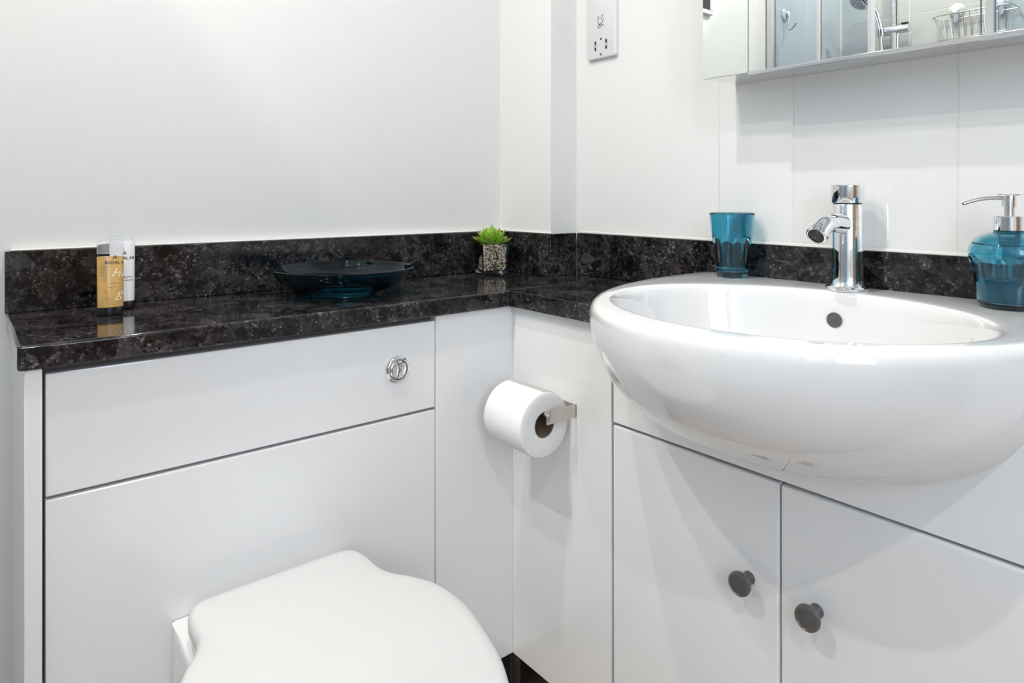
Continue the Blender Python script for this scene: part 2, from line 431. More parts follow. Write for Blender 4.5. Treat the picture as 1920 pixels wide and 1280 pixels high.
for s, z in [(1.0, -.0018), (.990, -.0042), (.982, -.008), (.974, -.015), (.964, -.028), (.945, -.052), (.915, -.078), (.86, -.100), (.76, -.117), (.62, -.127), (.45, -.133), (.28, -.136), (.12, -.137)]:
    rings.append([(x, y, BZ + z) for x, y in inner(s, N0, dx=.010 * (1 - s))])
ba = thing('washbasin', 'white ceramic semi-recessed basin with rounded front over the vanity doors', 'basin', (0, 0, 0))
obj('basin_body', loft(rings), M['ceramic'], ba, 89)
k = lathe([(.0110, .0), (.0110, .0025), (.009, .003), (0, .0032)], 32)
for v in k.verts: v.co = Vector((.9955 - v.co.z, .473 + v.co.x, .796 + v.co.y))
ov = obj('overflow_cap', k, M['knob'], ba, 40)
ov['label'] = 'round grey overflow cover in the basin back'
obj('waste', lathe([(.031, 0), (.031, .003), (.026, .005), (0, .006)], 32), M['chrome'], ba, 40, (.822, BC, BZ - .137))

# ------------------------------------------------------------------ tap
tp = thing('basin_tap', 'short chrome mixer tap standing on the back ledge of the basin', 'tap', (1.034, .472, BZ))
obj('base_plate', lathe([(.0290, 0), (.0305, .0015), (.0305, .0045), (.0290, .0060), (.020, .0062)], 48), M['chrome'], tp, 40)
obj('body', lathe([(.0262, .0060), (.0238, .009), (.0225, .016), (.0219, .024), (.0218, .04), (.0216, .128), (.0210, .1295), (.0195, .130)], 48), M['chrome'], tp, 35)
obj('handle', lathe([(.0205, .1315), (.0228, .1316), (.0232, .1325), (.0232, .1575), (.0226, .1582), (.0, .1584)], 48), M['chrome'], tp, 35)
obj('neck_ring', lathe([(.0198, .1295), (.0198, .1318)], 32), M['black'], tp)
sp = smoothline([(-.004, 0, .099), (-.026, 0, .1015), (-.046, 0, .1025), (-.062, 0, .1000), (-.074, 0, .0935), (-.0815, 0, .0885)], 8)
rr = [.0150 - .0018 * min(1, i / 16) for i in range(len(sp))]
spm = tube(sp, rr, 28)
obj('spout', spm, M['chrome'], tp, 50)
# slightly widened collar and aerator at the nozzle
dirn = (sp[-1] - sp[-4]).normalized()
def along(bm, p, d):
    q = Vector((0, 0, 1)).rotation_difference(d)
    for v in bm.verts: v.co = q @ v.co + p
    return bm
obj('nozzle_ring', along(lathe([(.0132, -.004), (.0146, -.003), (.0150, .0), (.0146, .0065), (.0128, .008), (.0118, .0075), (.0116, .004)], 36, cap1=False), sp[-1], dirn), M['chrome'], tp, 40)
bm = lathe([(.0114, .0045), (.0114, .0058)], 32)
obj('aerator', along(bm, sp[-1], dirn), M['black'], tp)
bm = bmesh.new()
for i in range(12):
    a = 2 * PI * i / 12
    tube([(.003 * math.cos(a), .003 * math.sin(a), .0062), (.010 * math.cos(a), .010 * math.sin(a), .0062)], .0004, 6, bm)
g = obj('aerator_mesh', along(bm, sp[-1], dirn), M['knob'], tp)
tp.rotation_euler = (0, 0, math.radians(-3))

# ------------------------------------------------------------------ tumbler and soap dispenser
def flute(n, ztop, zbot, depth, arch, soft=.004):
    def f(r, z, a):
        la = ((a * n / (2 * PI)) % 1) * 2 - 1        # -1..1 over a facet
        flat = math.cos(PI / n) / math.cos(la * PI / n)
        zt = ztop - arch * (1 - math.sqrt(max(0, 1 - la * la * .96)))
        k = min(1, max(0, (zt - z) / soft)) * min(1, max(0, (z - zbot) / soft))
        k = k * k * (3 - 2 * k)
        return r * (1 - k * (1 - (flat - depth)) )
    return f
tb = thing('tumbler', 'teal transparent fluted tumbler on the left end of the basin ledge', 'tumbler', (1.040, .674, BZ + .0004))
prof = [(.0, 0), (.022, 0), (.0260, .0008), (.0283, .004)]
for i in range(44): 
    z = .006 + (.1105 - .006) * i / 43
    prof.append((.0285 + (.0382 - .0285) * ((z - .006) / .1045) ** 1.15, z))
prof += [(.0379, .1114), (.0372, .1118), (.0364, .1110)]
for i in range(20):
    z = .108 - (.108 - .014) * i / 19
    prof.append((.0262 + (.0366 - .0262) * ((z - .006) / .1045) ** 1.15 - .0006, z))
prof += [(.023, .0105), (.015, .0092), (.0, .009)]
ff = flute(10, .072, -.02, .045, .016, .005)
tm = lathe(prof[:50], 160, cap0=True, cap1=False, rfun=lambda r, z, a: ff(r, z, a) if r > .021 else r)
me_in = lathe(prof[49:], 160, cap0=False, cap1=True)
tm = join(tm, me_in); bmesh.ops.remove_doubles(tm, verts=tm.verts, dist=.00003)
obj('glass', tm, M['teal'], tb, 60)

sd = thing('soap_dispenser', 'teal glass soap dispenser with chrome pump on the right basin ledge', 'soap dispenser', (1.026, .2665, BZ + .0004))
op = smoothline([(.028, .0, 0), (.0325, .003, 0), (.0345, .010, 0), (.0375, .030, 0), (.0410, .050, 0), (.0435, .064, 0), (.0438, .072, 0), (.041, .080, 0), (.034, .0885, 0), (.024, .0935, 0), (.0172, .0955, 0), (.0168, .099, 0)], 6)
prof = [(0, 0), (.015, 0)] + [(p.x, p.y) for p in op]
ff2 = flute(10, .066, .030, .004, .010, .008)
out_bm = lathe(prof, 144, cap1=False, rfun=lambda r, z, a: ff2(r, z, a) if r > .03 else r)
ip = [(max(p.x - .0030, .0), p.y - (.0012 if p.y > .08 else 0)) for p in op[4:]][::-1]
ip = [(.0150, .099)] + [p for p in ip if p[1] > .008] + [(.026, .0062), (.0, .0055)]
in_bm = lathe(ip, 96, cap0=False, cap1=True)
join(out_bm, in_bm)
# close the lip between outer and inner walls
lip = []
for r in (.0168, .0150):
    lip.append([(r * math.cos(2 * PI * i / 144), r * math.sin(2 * PI * i / 144), .099) for i in range(144)])
join(out_bm, loft(lip, True, False, False))
obj('bottle', out_bm, M['teal'], sd, 60)
lq = [(.0, .006), (.025, .0066)] + [(max(p.x - .0036, 0), p.y) for p in op if .0085 < p.y < .0385] + [(.0, .0388)]
obj('liquid', lathe(lq, 64), M['liquid'], sd, 60)
obj('dip_tube', lathe([(.0035, .012), (.0035, .062)], 20), M['pumpteal'], sd, 40)
obj('pump_chamber', lathe([(.006, .055), (.0075, .060), (.0075, .078), (.011, .082), (.0125, .084), (.0110, .086), (.0125, .088), (.011, .092), (.0135, .096)], 32), M['pumpteal'], sd, 30)
obj('collar', lathe([(.0150, .0985), (.0178, .0985), (.0178, .1155), (.0172, .1162), (.006, .1164)], 48), M['chrome'], sd, 35)
obj('plunger', lathe([(.0055, .1160), (.0055, .128)], 32), M['steel'], sd, 35)
obj('pump_head', lathe([(.0070, .1275), (.0085, .1275), (.0085, .1420), (.0140, .1424), (.0145, .1432), (.0140, .1440), (0, .1441)], 40), M['chrome'], sd, 35)
dv = Vector((-.66, .75, 0)).normalized()
nz = smoothline([dv * .005 + Vector((0, 0, .1385)), dv * .022 + Vector((0, 0, .1390)), dv * .038 + Vector((0, 0, .1365)), dv * .0535 + Vector((0, 0, .1315))], 6)
obj('nozzle', tube(nz, [.0026 - .0006 * i / (len(nz) - 1) for i in range(len(nz))], 14), M['steel'], sd, 40)
obj('nozzle_hole', tube([nz[-1] - (nz[-1] - nz[-2]).normalized() * .0002, nz[-1] + (nz[-1] - nz[-2]).normalized() * .0003], .0014, 12), M['hole'], sd)

# ------------------------------------------------------------------ shallow bowl
bw = thing('glass_bowl', 'dark teal shallow ribbed glass bowl on the granite worktop', 'bowl', (.530, 1.141, WT + .0004))
o_ = smoothline([(.056, .0), (.058, .004), (.072, .009), (.090, .0150), (.106, .0235), (.117, .0335), (.1235, .0440), (.1262, .0485)] and
                [Vector(p + (0,)) for p in [(.056, .0), (.058, .004), (.072, .009), (.090, .0150), (.106, .0235), (.117, .0335), (.1228, .0430), (.1262, .0482)]], 8)
prof = [(0, .0015), (.050, .0015), (.052, 0)]
for p in o_:
    rib = .0007 * math.sin(p.y / .0052 * 2 * PI) if p.y < .03 else 0
    prof.append((p.x + rib, p.y))
i_ = [(p.x, p.y) for p in smoothline([Vector(q + (0,)) for q in [(.1225, .0475), (.1185, .0405), (.1110, .0325), (.0990, .0255), (.0840, .0212), (.0650, .0190)]], 5)]
prof += [(.1266, .0490), (.1262, .0497), (.1250, .0500)] + [(r, min(z, .0495)) for r, z in i_ if z < .0495] + [(.03, .0182), (0, .0181)]
obj('bowl_body', lathe(prof, 96), M['tealdark'], bw, 50)

# ------------------------------------------------------------------ succulent in a glass cube of pebbles
pot = thing('succulent_pot', 'small green succulent in a square glass pot of pebbles on the corner of the worktop', 'potted plant', (.932, 1.2265, WT + .0004), math.radians(-20.5))
hs, hh = .0315, .069
def sqring(h, z, r=.003):
    P = []
    for (sx, sy, a0) in [(1, 1, 0), (-1, 1, 90), (-1, -1, 180), (1, -1, 270)]:
        for k in range(4):
            a = math.radians(a0 + 30 * k)
            P.append((sx * (h - r) + r * math.cos(a), sy * (h - r) + r * math.sin(a), z))
    return P
gl = loft([sqring(hs - .003, 0), sqring(hs - .0015, .001), sqring(hs - .001, .010), sqring(hs + .001, hh - .001), sqring(hs + .0006, hh), sqring(hs - .0016, hh), sqring(hs - .002, hh - .001), sqring(hs - .0042, .010), sqring(hs - .006, .0085)])
obj('glass_cube', gl, M['clear'], pot, 40)
# pebbles: individually modelled stones joined by shade (nobody could count them)
PM = [add_noise(mat('pebble_cream', (.62, .52, .38), .45), (.74, .58, .38), (.90, .78, .58), 300),
      add_noise(mat('pebble_brown', (.10, .06, .04), .45), (.06, .04, .03), (.16, .10, .07), 300),
      add_noise(mat('pebble_white', (.8, .76, .68), .45), (.74, .70, .62), (.86, .83, .77), 300)]
bmP = bmesh.new(); stone = []
tmpl = bmesh.new(); bmesh.ops.create_icosphere(tmpl, subdivisions=1, radius=1)
tv = [v.co.copy() for v in tmpl.verts]; tf = [[v.index for v in f.verts] for f in tmpl.faces]; tmpl.free()
def add_stone(p, s, mi):
    R = Matrix.Rotation(random.random() * 6.28, 3, 'Z') @ Matrix.Rotation(random.random() * 6.28, 3, 'X')
    sc = (s * random.uniform(.8, 1.3), s * random.uniform(.7, 1.0), s * random.uniform(.5, .8))
    vs = [bmP.verts.new(Vector(p) + R @ Vector((v.x * sc[0], v.y * sc[1], v.z * sc[2])) * random.uniform(.9, 1.1)) for v in tv]
    for f in tf:
        q = bmP.faces.new([vs[i] for i in f]); q.material_index = mi; q.smooth = True
H_ = hs - .0072
core_z = .0125
cnt = 0
for lay in range(18):
    z = core_z + lay * .0030
    for side in range(4):
        for k in range(11):
            u = -H_ + 2 * H_ * (k + random.random()) / 11
            d_ = H_ - random.random() * .0026 + (lay / 18) * .0016
            x, y = [(u, -d_), (d_, u), (u, d_), (-d_, u)][side]
            add_stone((x, y, z + random.uniform(-.0008, .0008)), random.uniform(.0020, .0034), random.choices([0, 1, 2], [6, 3, 4])[0])
for k in range(420):
    add_stone((random.uniform(-H_, H_), random.uniform(-H_, H_), .0655 + random.uniform(-.001, .001)), random.uniform(.0015, .0024), random.choices([0, 1, 2], [6, 3, 4])[0])
pb = obj('pebbles', bmP, PM, pot); pb['kind'] = 'stuff'
box('pebble_gap_shade', (-H_ + .001, H_ - .001, -H_ + .001, H_ - .001, core_z - .001, .065), PM[1], pot)  # dark core colours in the shade between the stones
# leaves
leaf_m = bpy.data.materials.new('succulent_leaf'); leaf_m.use_nodes = True
b = leaf_m.node_tree.nodes['Principled BSDF']; b.inputs['Roughness'].default_value = .38
b.inputs['Subsurface Weight'].default_value = .15; b.inputs['Subsurface Radius'].default_value = (.004, .006, .001)
at = nd(leaf_m, 'ShaderNodeAttribute', attribute_name='t'); rp = nd(leaf_m, 'ShaderNodeValToRGB')
e = rp.color_ramp.elements; e[0].color = (.10, .27, .012, 1); e[0].position = 0; e[1].position = 1; e[1].color = (.16, .045, .03, 1)
for p, c in [(.55, (.25, .50, .035, 1)), (.85, (.30, .46, .06, 1))]:
    q = e.new(p); q.color = c
lk(leaf_m, at.outputs['Fac'], rp.inputs[0]); lk(leaf_m, rp.outputs[0], b.inputs['Base Color'])
leaf_b = leaf_m.copy(); leaf_b.name = 'succulent_leaf_bright'
leaf_b.node_tree.nodes[rp.name].color_ramp.elements[0].color = (.17, .42, .015, 1)
leaf_b.node_tree.nodes[rp.name].color_ramp.elements[3].color = (.12, .30, .04, 1)
def leaf(L, W, el, az, z, mt, curl=.35, r0=.002):
    n = 12; bm = bmesh.new(); rings = []; ts = []
    for i in range(n + 1):
        t = i / n
        wd = W * (math.sin(PI * min(1, t * .93 + .07) ** 1.25) ** .75 if t < .999 else .01) * .5
        wd = max(wd, .0003); th = wd * .42 + .0004
        e_ = el + curl * t
        if i == 0: c = Vector((r0, 0, z))
        else: c = c + Vector((math.cos(e_), 0, math.sin(e_))) * (L / n)
        nrm = Vector((-math.sin(e_), 0, math.cos(e_)))
        ring = []
        for k in range(8):
            a = 2 * PI * k / 8
            up_ = math.sin(a) * th * (1.0 if math.sin(a) < 0 else .45) + .18 * abs(math.cos(a)) ** 2 * wd
            ring.append(c + Vector((0, math.cos(a) * wd, 0)) + nrm * up_)
        rings.append(ring); ts.append(t)
    loft(rings, bm=bm)
    Rz = Matrix.Rotation(az, 3, 'Z')
    for v in bm.verts: v.co = Rz @ v.co
    o = obj('leaf', bm, mt, pot, 70)
    at_ = o.data.attributes.new('t', 'FLOAT', 'POINT')
    for j in range(len(at_.data)): at_.data[j].value = ts[min(j // 8, n)]
    return o
for k in range(8): leaf(.048 + random.uniform(-.002, .002), .0200, math.radians(10 + random.uniform(-3, 4)), 2 * PI * k / 8 + .35, .0675, leaf_m, .40)
for k in range(8): leaf(.043, .0195, math.radians(30 + random.uniform(-4, 4)), 2 * PI * (k + .5) / 8 + .30, .0710, leaf_m, .35)
for k in range(7): leaf(.034, .0190, math.radians(50), 2 * PI * k / 7 + .1, .0760, leaf_b, .25)
for k in range(6): leaf(.024, .0150, math.radians(64), 2 * PI * k / 6 + .5, .0820, leaf_b, .2)
for k in range(5): leaf(.014, .0085, math.radians(72), 2 * PI * k / 5, .0925, leaf_b, .2)
for k in range(4): leaf(.009, .0060, math.radians(75), 2 * PI * k / 4 + .4, .1000, leaf_b, .2)
leaf(.009, .0055, math.radians(86), 0, .1050, leaf_b, .05, 0)
obj('stem', tube([(0, 0, .064), (0, 0, .085), (0, 0, .106)], [.004, .0035, .0018], 10), leaf_b, pot, 40)

# ------------------------------------------------------------------ two toiletry tubes
def tube_dims(z, Hh):
    s = min(1, max(0, (z - .013) / (Hh - .013 - .006)))
    return .0172 + .0004 * s, .0108 * (1 - s) ** .75 + .0009
def toiletry(name, label, loc, az, white):
    Hh = .113 if not white else .1165
    t = thing(name, label, 'toiletry tube', loc, az)
    def ring(z, gx=0, gy=0):
        a, b_ = tube_dims(z, Hh); a -= gx; b_ = max(b_ - gy, .0004)
        return [(a * math.cos(2 * PI * k / 40), b_ * math.copysign(abs(math.sin(2 * PI * k / 40)) ** .9, math.sin(2 * PI * k / 40)), z) for k in range(40)]
    zs = [.0125 + (Hh - .0125) * i / 24 for i in range(25)]
    cap = []
    for z, g in [(0, .0012), (.0006, .0004), (.002, 0), (.0125, 0), (.0132, .0006)]:
        cap.append([((.0168 - g) * math.cos(2 * PI * k / 40), (.0105 - g) * math.sin(2 * PI * k / 40), z) for k in range(40)])
    obj('cap', loft(cap), M['black'], t, 40)
    if white:
        obj('tube_body', loft([ring(z) for z in zs if z < Hh * .93]), M['tubewhite'], t, 50)
        obj('crimp', loft([ring(z) for z in zs if z >= Hh * .925]), M['thinclear'], t, 50)
    else:
        obj('gel', loft([ring(z) for z in zs if z < Hh * .80]), M['gel'], t, 50)
        obj('clear_end', loft([ring(z, .0001) for z in zs if z >= Hh * .79]), M['thinclear'], t, 50)
    def wrap(cx, cz):
        def f(x, y, zz=0):
            X, Z = cx + x, cz + y
            a, b_ = tube_dims(Z, Hh); X = max(-a * .97, min(a * .97, X))
            q = max(0, 1 - (X / a) ** 2)
            return Vector((X, -b_ * (q ** .45) - .00025, Z))
        return f
    zt = .0785 if not white else .0800
    bm = text_mesh('ROYAL HI', .0062, wrap(.0065 if not white else .0025, zt), fat=.03)
    # little crest over the name
    cr = bmesh.new(); F = wrap(.006 if not white else .003, zt + .0085)
    for (x, y, w_, h_) in [(-.0028, -.0012, .0056, .0006), (-.002, .0, .0012, .0016), (-.0005, .0, .001, .0026), (.001, .0, .0012, .0016), (-.0036, -.0026, .0072, .0007)]:
        vs = [cr.verts.new(F(*p)) for p in [(x, y), (x + w_, y), (x + w_, y + h_), (x, y + h_)]]; cr.faces.new(vs)
    join(bm, cr)
    obj('lettering', bm, M['ink'], t)
    sm = bmesh.new()
    if white:
        F = wrap(0, 0)
        for (x0, x1, z) in [(-.004, .0145, .0495), (-.001, .0150, .0445)]:
            for i in range(9):
                a, b_ = x0 + (x1 - x0) * i / 9, x0 + (x1 - x0) * (i + .7) / 9
                vs = [sm.verts.new(F(*p)) for p in [(a, z), (b_, z), (b_, z + .0014), (a, z + .0014)]]; sm.faces.new(vs)
    else:
        for k in range(7):
            z = .0735 - k * .0023; x0, x1 = -.0150, -.0150 + [.012, .013, .010, .012, .009, .011, .007][k]
            F = wrap(0, 0); n = 6
            for i in range(n):
                a, b_ = x0 + (x1 - x0) * i / n, x0 + (x1 - x0) * (i + .7) / n
                vs = [sm.verts.new(F(*p)) for p in [(a, z), (b_, z), (b_, z + .0005), (a, z + .0005)]]; sm.faces.new(vs)
        for (x0, x1, z) in [(-.013, -.004, .0535), (-.003, .013, .0475), (-.004, .006, .0420), (-.012, -.009, .0265), (-.007, -.004, .0265), (-.011, .002, .0245)]:
            F = wrap(0, 0); n = 5
            for i in range(n):
                a, b_ = x0 + (x1 - x0) * i / n, x0 + (x1 - x0) * (i + .75) / n
                vs = [sm.verts.new(F(*p)) for p in [(a, z), (b_, z), (b_, z + .0006), (a, z + .0006)]]; sm.faces.new(vs)
        join(sm, text_mesh('Co', .0040, wrap(-.0065, .0360), .3))
        obj('script_initial', text_mesh('Hi', .018, wrap(.0085, .0630), .5), M['inkwhite'], t)
        obj('monogram', text_mesh('g', .020, wrap(.0110, .0330), .4), M['inkwhite'], t)
    obj('small_print', sm, M['inkgrey'], t)
    return t
va = math.atan2(1.16, .163) - PI / 2
toiletry('shower_gel_tube', 'amber gel tube with clear top standing in front on the worktop', (.1665, 1.168, WT + .0004), va + math.radians(2), False)
toiletry('shampoo_tube', 'white tube with black cap standing behind the amber tube', (.1905, 1.2220, WT + .0004), va + math.radians(-2), True)

# ------------------------------------------------------------------ toilet roll and holder
RC = Vector((.750, 0, .596)); RY0, RY1 = .8400, .9400; RR = .0545
hd = thing('toilet_roll_holder', 'brushed steel toilet roll holder screwed to the white side panel', 'holder', (FX, .835, RC.z))
bx = lambda x0, x1, y0, y1, z0, z1: (x0 - FX, x1 - FX, y0 - .835, y1 - .835, z0 - RC.z, z1 - RC.z)
hz = .6115
box('wall_plate', bx(FX - .0022, FX - .0002, .8262, .9000, hz - .011, hz + .011), M['steel'], hd, .0004, 1)
box('arm', bx(.742, FX - .0002, .8262, .8282, hz - .011, hz + .011), M['steel'], hd, .0004, 1)
rod = tube([(.752 - FX, .8282 - .835, hz - RC.z), (.752 - FX, .945 - .835, hz - RC.z)], .0062, 20)
obj('rod', rod, M['chrome'], hd, 40)
k = lathe([(.0088, 0), (.0088, .0015), (.0070, .0024), (.0, .0028)], 28)
for v in k.verts: v.co = Vector((.752 - FX + v.co.x, .8262 - .835 - v.co.z + .0, hz - RC.z + v.co.y))
obj('end_cap', k, M['steel'], hd, 40)
k = lathe([(.0035, 0), (.0033, .0012), (0, .0016)], 16)
for v in k.verts: v.co = Vector((-.0022 - v.co.z, .842 - .835 + v.co.x, hz - RC.z + v.co.y))
obj('screw', k, M['chrome'], hd, 40)
rl = thing('toilet_roll', 'white toilet paper roll hanging on the steel holder', 'toilet roll', (RC.x, RY0, RC.z))
def axY(prof, n=72, ripple=0, L=1):
    bm = bmesh.new(); rings = []
    for r, y in prof:
        rings.append([(r * math.cos(2 * PI * i / n), y, r * math.sin(2 * PI * i / n)) for i in range(n)])
    rings.append(rings[0])
    vs = [[bm.verts.new(p) for p in r] for r in rings[:-1]]; vs.append(vs[0])
    for a, b_ in zip(vs, vs[1:]):
        for i in range(n):
            f = bm.faces.new((a[i], a[(i + 1) % n], b_[(i + 1) % n], b_[i]))
    return bm
Lr = RY1 - RY0
bm = axY([(.0220, .0008), (.0220, Lr - .0008), (.030, Lr), (RR - .003, Lr), (RR - .0008, Lr - .0012), (RR, Lr - .004), (RR, .004), (RR - .0008, .0012), (RR - .003, 0), (.042, .0002), (.030, -.0002)])
for f in bm.faces:
    c = f.calc_center_median()
    r = math.hypot(c.x, c.z)
    f.material_index = 1 if (r < RR - .002 and r > .0215) else 0
obj('paper', bm, [M['paper'], M['paper_side']], rl, 35)
obj('core', axY([(.0205, .0012), (.0205, Lr - .0012), (.0218, Lr - .0012), (.0218, .0012)], 48), M['card'], rl, 35)
bm = bmesh.new()   # loose end of the paper lying over the roll's top
st = []
for i in range(14):
    a = math.radians(62 + 30 * i / 13)
    st.append([((RR + .0006) * math.cos(a), y, (RR + .0006) * math.sin(a)) for y in [.0015 + (Lr - .003) * j / 8 for j in range(9)]])
vs = [[bm.verts.new(p) for p in r] for r in st]
for a_, b_ in zip(vs, vs[1:]):
    for i in range(8): bm.faces.new((a_[i], a_[i + 1], b_[i + 1], b_[i]))
r_ = bmesh.ops.solidify(bm, geom=list(bm.faces), thickness=.0003)
obj('loose_sheet', bm, M['paper'], rl, 40)

# ------------------------------------------------------------------ toilet
to = thing('toilet', 'white back-to-wall toilet with its smooth lid closed', 'toilet', (.339, .0, 0))
half_ = [(0, .953), (.06, .953), (.098, .951), (.115, .942), (.1225, .922), (.1240, .897), (.1245, .873), (.133, .848), (.151, .822), (.166, .790), (.1715, .755), (.1695, .712), (.159, .665), (.145, .618), (.122, .572), (.093, .535), (.06, .510), (.03, .497), (0, .493)]
lid_o = smoothline([(x, y, 0) for x, y in half_] + [(-x, y, 0) for x, y in half_[::-1][1:-1]], 6, True)
cen = Vector((0, .73, 0))
def inset_ring(P, d, z, c=cen):
    n = len(P); out = []
    for i in range(n):
        t_ = (P[(i + 1) % n] - P[i - 1]).normalized()
        nr = Vector((-t_.y, t_.x, 0))
        if (c - P[i]).dot(nr) < 0: nr = -nr
        out.append(P[i] + nr * d + Vector((0, 0, z)))
    return out
def scale_ring(P, s, z): return [cen + (p - cen) * s + Vector((0, 0, z)) for p in P]
rings = [inset_ring(lid_o, .010, .4235), inset_ring(lid_o, .002, .4242), inset_ring(lid_o, 0, .4275), inset_ring(lid_o, 0, .4345), inset_ring(lid_o, 0, .4365), inset_ring(lid_o, .0015, .4415), inset_ring(lid_o, .0048, .4455), inset_ring(lid_o, .010, .4480)]
last = inset_ring(lid_o, .010, 0)
for s, z in [(.94, .4492), (.85, .4505), (.7, .4518), (.5, .4528), (.3, .4534), (.1, .4536)]:
    rings.append([cen + (p - cen) * s + Vector((0, 0, z)) for p in last])
obj('lid', loft(rings), M['seat'], to, 60)
so = [cen + (p - cen) * .985 for p in lid_o]
obj('seat', loft([inset_ring(so, .010, .4045), inset_ring(so, .002, .4055), inset_ring(so, .001, .4215), inset_ring(so, .008, .4230)]), M['seat'], to, 60)
# pan: squared rear shroud flowing into a rounded front
pan_h = [(0, .9985), (.06, .9985), (.113, .9985), (.1215, .9965), (.1255, .989), (.1265, .94), (.129, .88), (.138, .83), (.150, .78), (.152, .73), (.146, .67), (.128, .605), (.095, .545), (.05, .515), (0, .507)]
pan_o = smoothline([(x, y, 0) for x, y in pan_h] + [(-x, y, 0) for x, y in pan_h[::-1][1:-1]], 5, True)
def pan_ring(z, k, fr):
    P = []
    for p in pan_o:
        yy = p.y if p.y > .9 else .9 - (.9 - p.y) * fr
        P.append(Vector((p.x * (1 - (1 - k) * min(1, max(0, (.99 - p.y) / .12))), min(yy, .9985), z)))
    return P
rings = [pan_ring(0.0005, .78, .62), pan_ring(.02, .78, .62), pan_ring(.12, .76, .62), pan_ring(.22, .80, .72), pan_ring(.30, .90, .88), pan_ring(.36, .98, .98), pan_ring(.388, 1, 1), pan_ring(.396, .995, .998), pan_ring(.4005, .975, .99), pan_ring(.4022, .95, .98)]
obj('pan', loft(rings), M['ceramic'], to, 50)
for s in (-1, 1):
    obj('hinge', lathe([(.012, 0), (.012, .010), (.010, .0145), (0, .0150)], 24), M['chrome'], to, 40, (s * .075, .958, .4025))

# ------------------------------------------------------------------ shaver socket
ss = thing('shaver_socket', 'white shaver socket plate high on the wall left of the mirror', 'socket', (X1, 1.022, 1.353))
def plate(y0, y1, z0, z1, x0, x1, r):
    P = []
    for (cy, cz, a0) in [(y1 - r, z1 - r, 0), (y0 + r, z1 - r, 90), (y0 + r, z0 + r, 180), (y1 - r, z0 + r, 270)]:
        for k in range(6):
            a = math.radians(a0 + 18 * k); P.append((cy + r * math.cos(a), cz + r * math.sin(a)))
    cy, cz = (y0 + y1) / 2, (z0 + z1) / 2
    def R(x, d): return [(x, cy + (p[0] - cy) * (1 - d / abs(y1 - cy)), cz + (p[1] - cz) * (1 - d / abs(z1 - cz))) for p in P]
    return loft([R(x1, 0), R(x0 + .0025, 0), R(x0 + .0008, .0008), R(x0, .0025)])
obj('face_plate', plate(-.043, .043, -.073, .073, -.0095, -.0003, .006), M['plastic'], ss, 40)
XF = -.0096
dk = lambda pts, parent=ss, name='socket_hole', m=None: obj(name, loft([[(XF, y, z) for y, z in pts], [(XF - .0002, y, z) for y, z in pts]]), m or M['hole'], parent)
# (viewed from the room +y is left)
for cy in (.0165, -.0155):
    dk([(cy + .0028, -.0410), (cy + .0022, -.0350), (cy + .0010, -.0335), (cy - .0010, -.0335), (cy - .0022, -.0350), (cy - .0028, -.0410)])
    dk([(cy + .0028, -.0480), (cy - .0028, -.0480), (cy - .0022, -.0540), (cy - .0010, -.0555), (cy + .0010, -.0555), (cy + .0022, -.0540)])
dk([(.0022, -.0285), (.0022, -.0330), (-.0022, -.0330), (-.0022, -.0285)])
def wallf(cy, cz): return lambda x, y, z=0: Vector((XF - .0002, cy - x, cz + y))
for tx_, yy_ in (('230V', .0165), ('115V', -.0155)): obj('voltage_print', text_mesh(tx_, .0048, wallf(yy_, -.0446)), M['ink'], ss)
for z in (.058, -.0645):
    k = lathe([(.0028, 0), (.0028, .0006), (.0, .0010)], 20)
    for v in k.verts: v.co = Vector((XF - v.co.z + .0002, v.co.x, z + v.co.y))
    obj('screw', k, M['knob'], ss, 40)
def flatline(pts, r=.00055):
    return tube([(XF - .0002, -x, z) for x, z in pts], r, 6)
bm = flatline([(-.0085, .0190), (-.0085, .0075), (-.0060, .0025), (-.0010, .0020), (.0040, .0045), (.0070, .0095), (.0075, .0130)])
join(bm, flatline([(-.0085, .0190), (-.0055, .0195)])); join(bm, flatline([(.0080, .0215), (.0030, .0200), (.0015, .0185), (.0015, .0110), (-.0010, .0105)]))
join(bm, flatline([(-.0050, .0150), (-.0040, .0145)], .0008)); join(bm, flatline([(.0050, .0170), (.0060, .0165)], .0008))
join(bm, flatline([(-.0035, .0020), (-.0080, -.0015), (-.0085, -.0050), (-.0055, -.0065), (-.0020, -.0035), (.0015, -.0005), (.0050, -.0008), (.0080, -.0035)], .0007))
join(bm, flatline([(-.0045, .0010), (-.0020, .0018)], .0014))
obj('shaver_symbol', bm, M['ink'], ss)

# ------------------------------------------------------------------ mirror cabinet
MX, ML, MB, MT = .983, .694, 1.179, 1.86
mc = thing('mirror_cabinet', 'wide mirrored wall cabinet with a slim metal rail above the basin', 'mirror cabinet', (MX, ML, MB))
q = lambda x0, x1, y0, y1, z0, z1: (x0 - MX, x1 - MX, y0 - ML, y1 - ML, z0 - MB, z1 - MB)
box('cabinet_body', q(MX + .005, X1 - .0008 - .004, -.30, ML, MB + .0015, MT), M['chrome'], mc)
box('backing_edge', q(MX + .0042, MX + .0052, -.30, ML + .0004, MB, MT), M['mirror_edge'], mc)
box('mirror_panel', q(MX, MX + .004, .6075, ML, MB, MT), M['mirror'], mc, .0006, 1)
box('mirror_door', q(MX - .0002, MX + .004, .285, .6060, MB + .0006, MT), M['mirror'], mc, .0006, 1)
box('mirror_door', q(MX - .0002, MX + .004, -.30, .2845, MB + .0006, MT), M['mirror'], mc, .0006, 1)
box('door_gap', q(MX + .001, MX + .0041, .6059, .6076, MB, MT), M['mirror_edge'], mc)
box('bottom_rail', q(MX - .006, MX + .004, -.30, .604, MB - .0062, MB - .0002), M['satin'], mc, .0008, 1)
box('door_pull', q(MX - .0120, MX - .0062, -.28, .283, MB - .0090, MB - .0062), M['satin'], mc, .0006, 1)

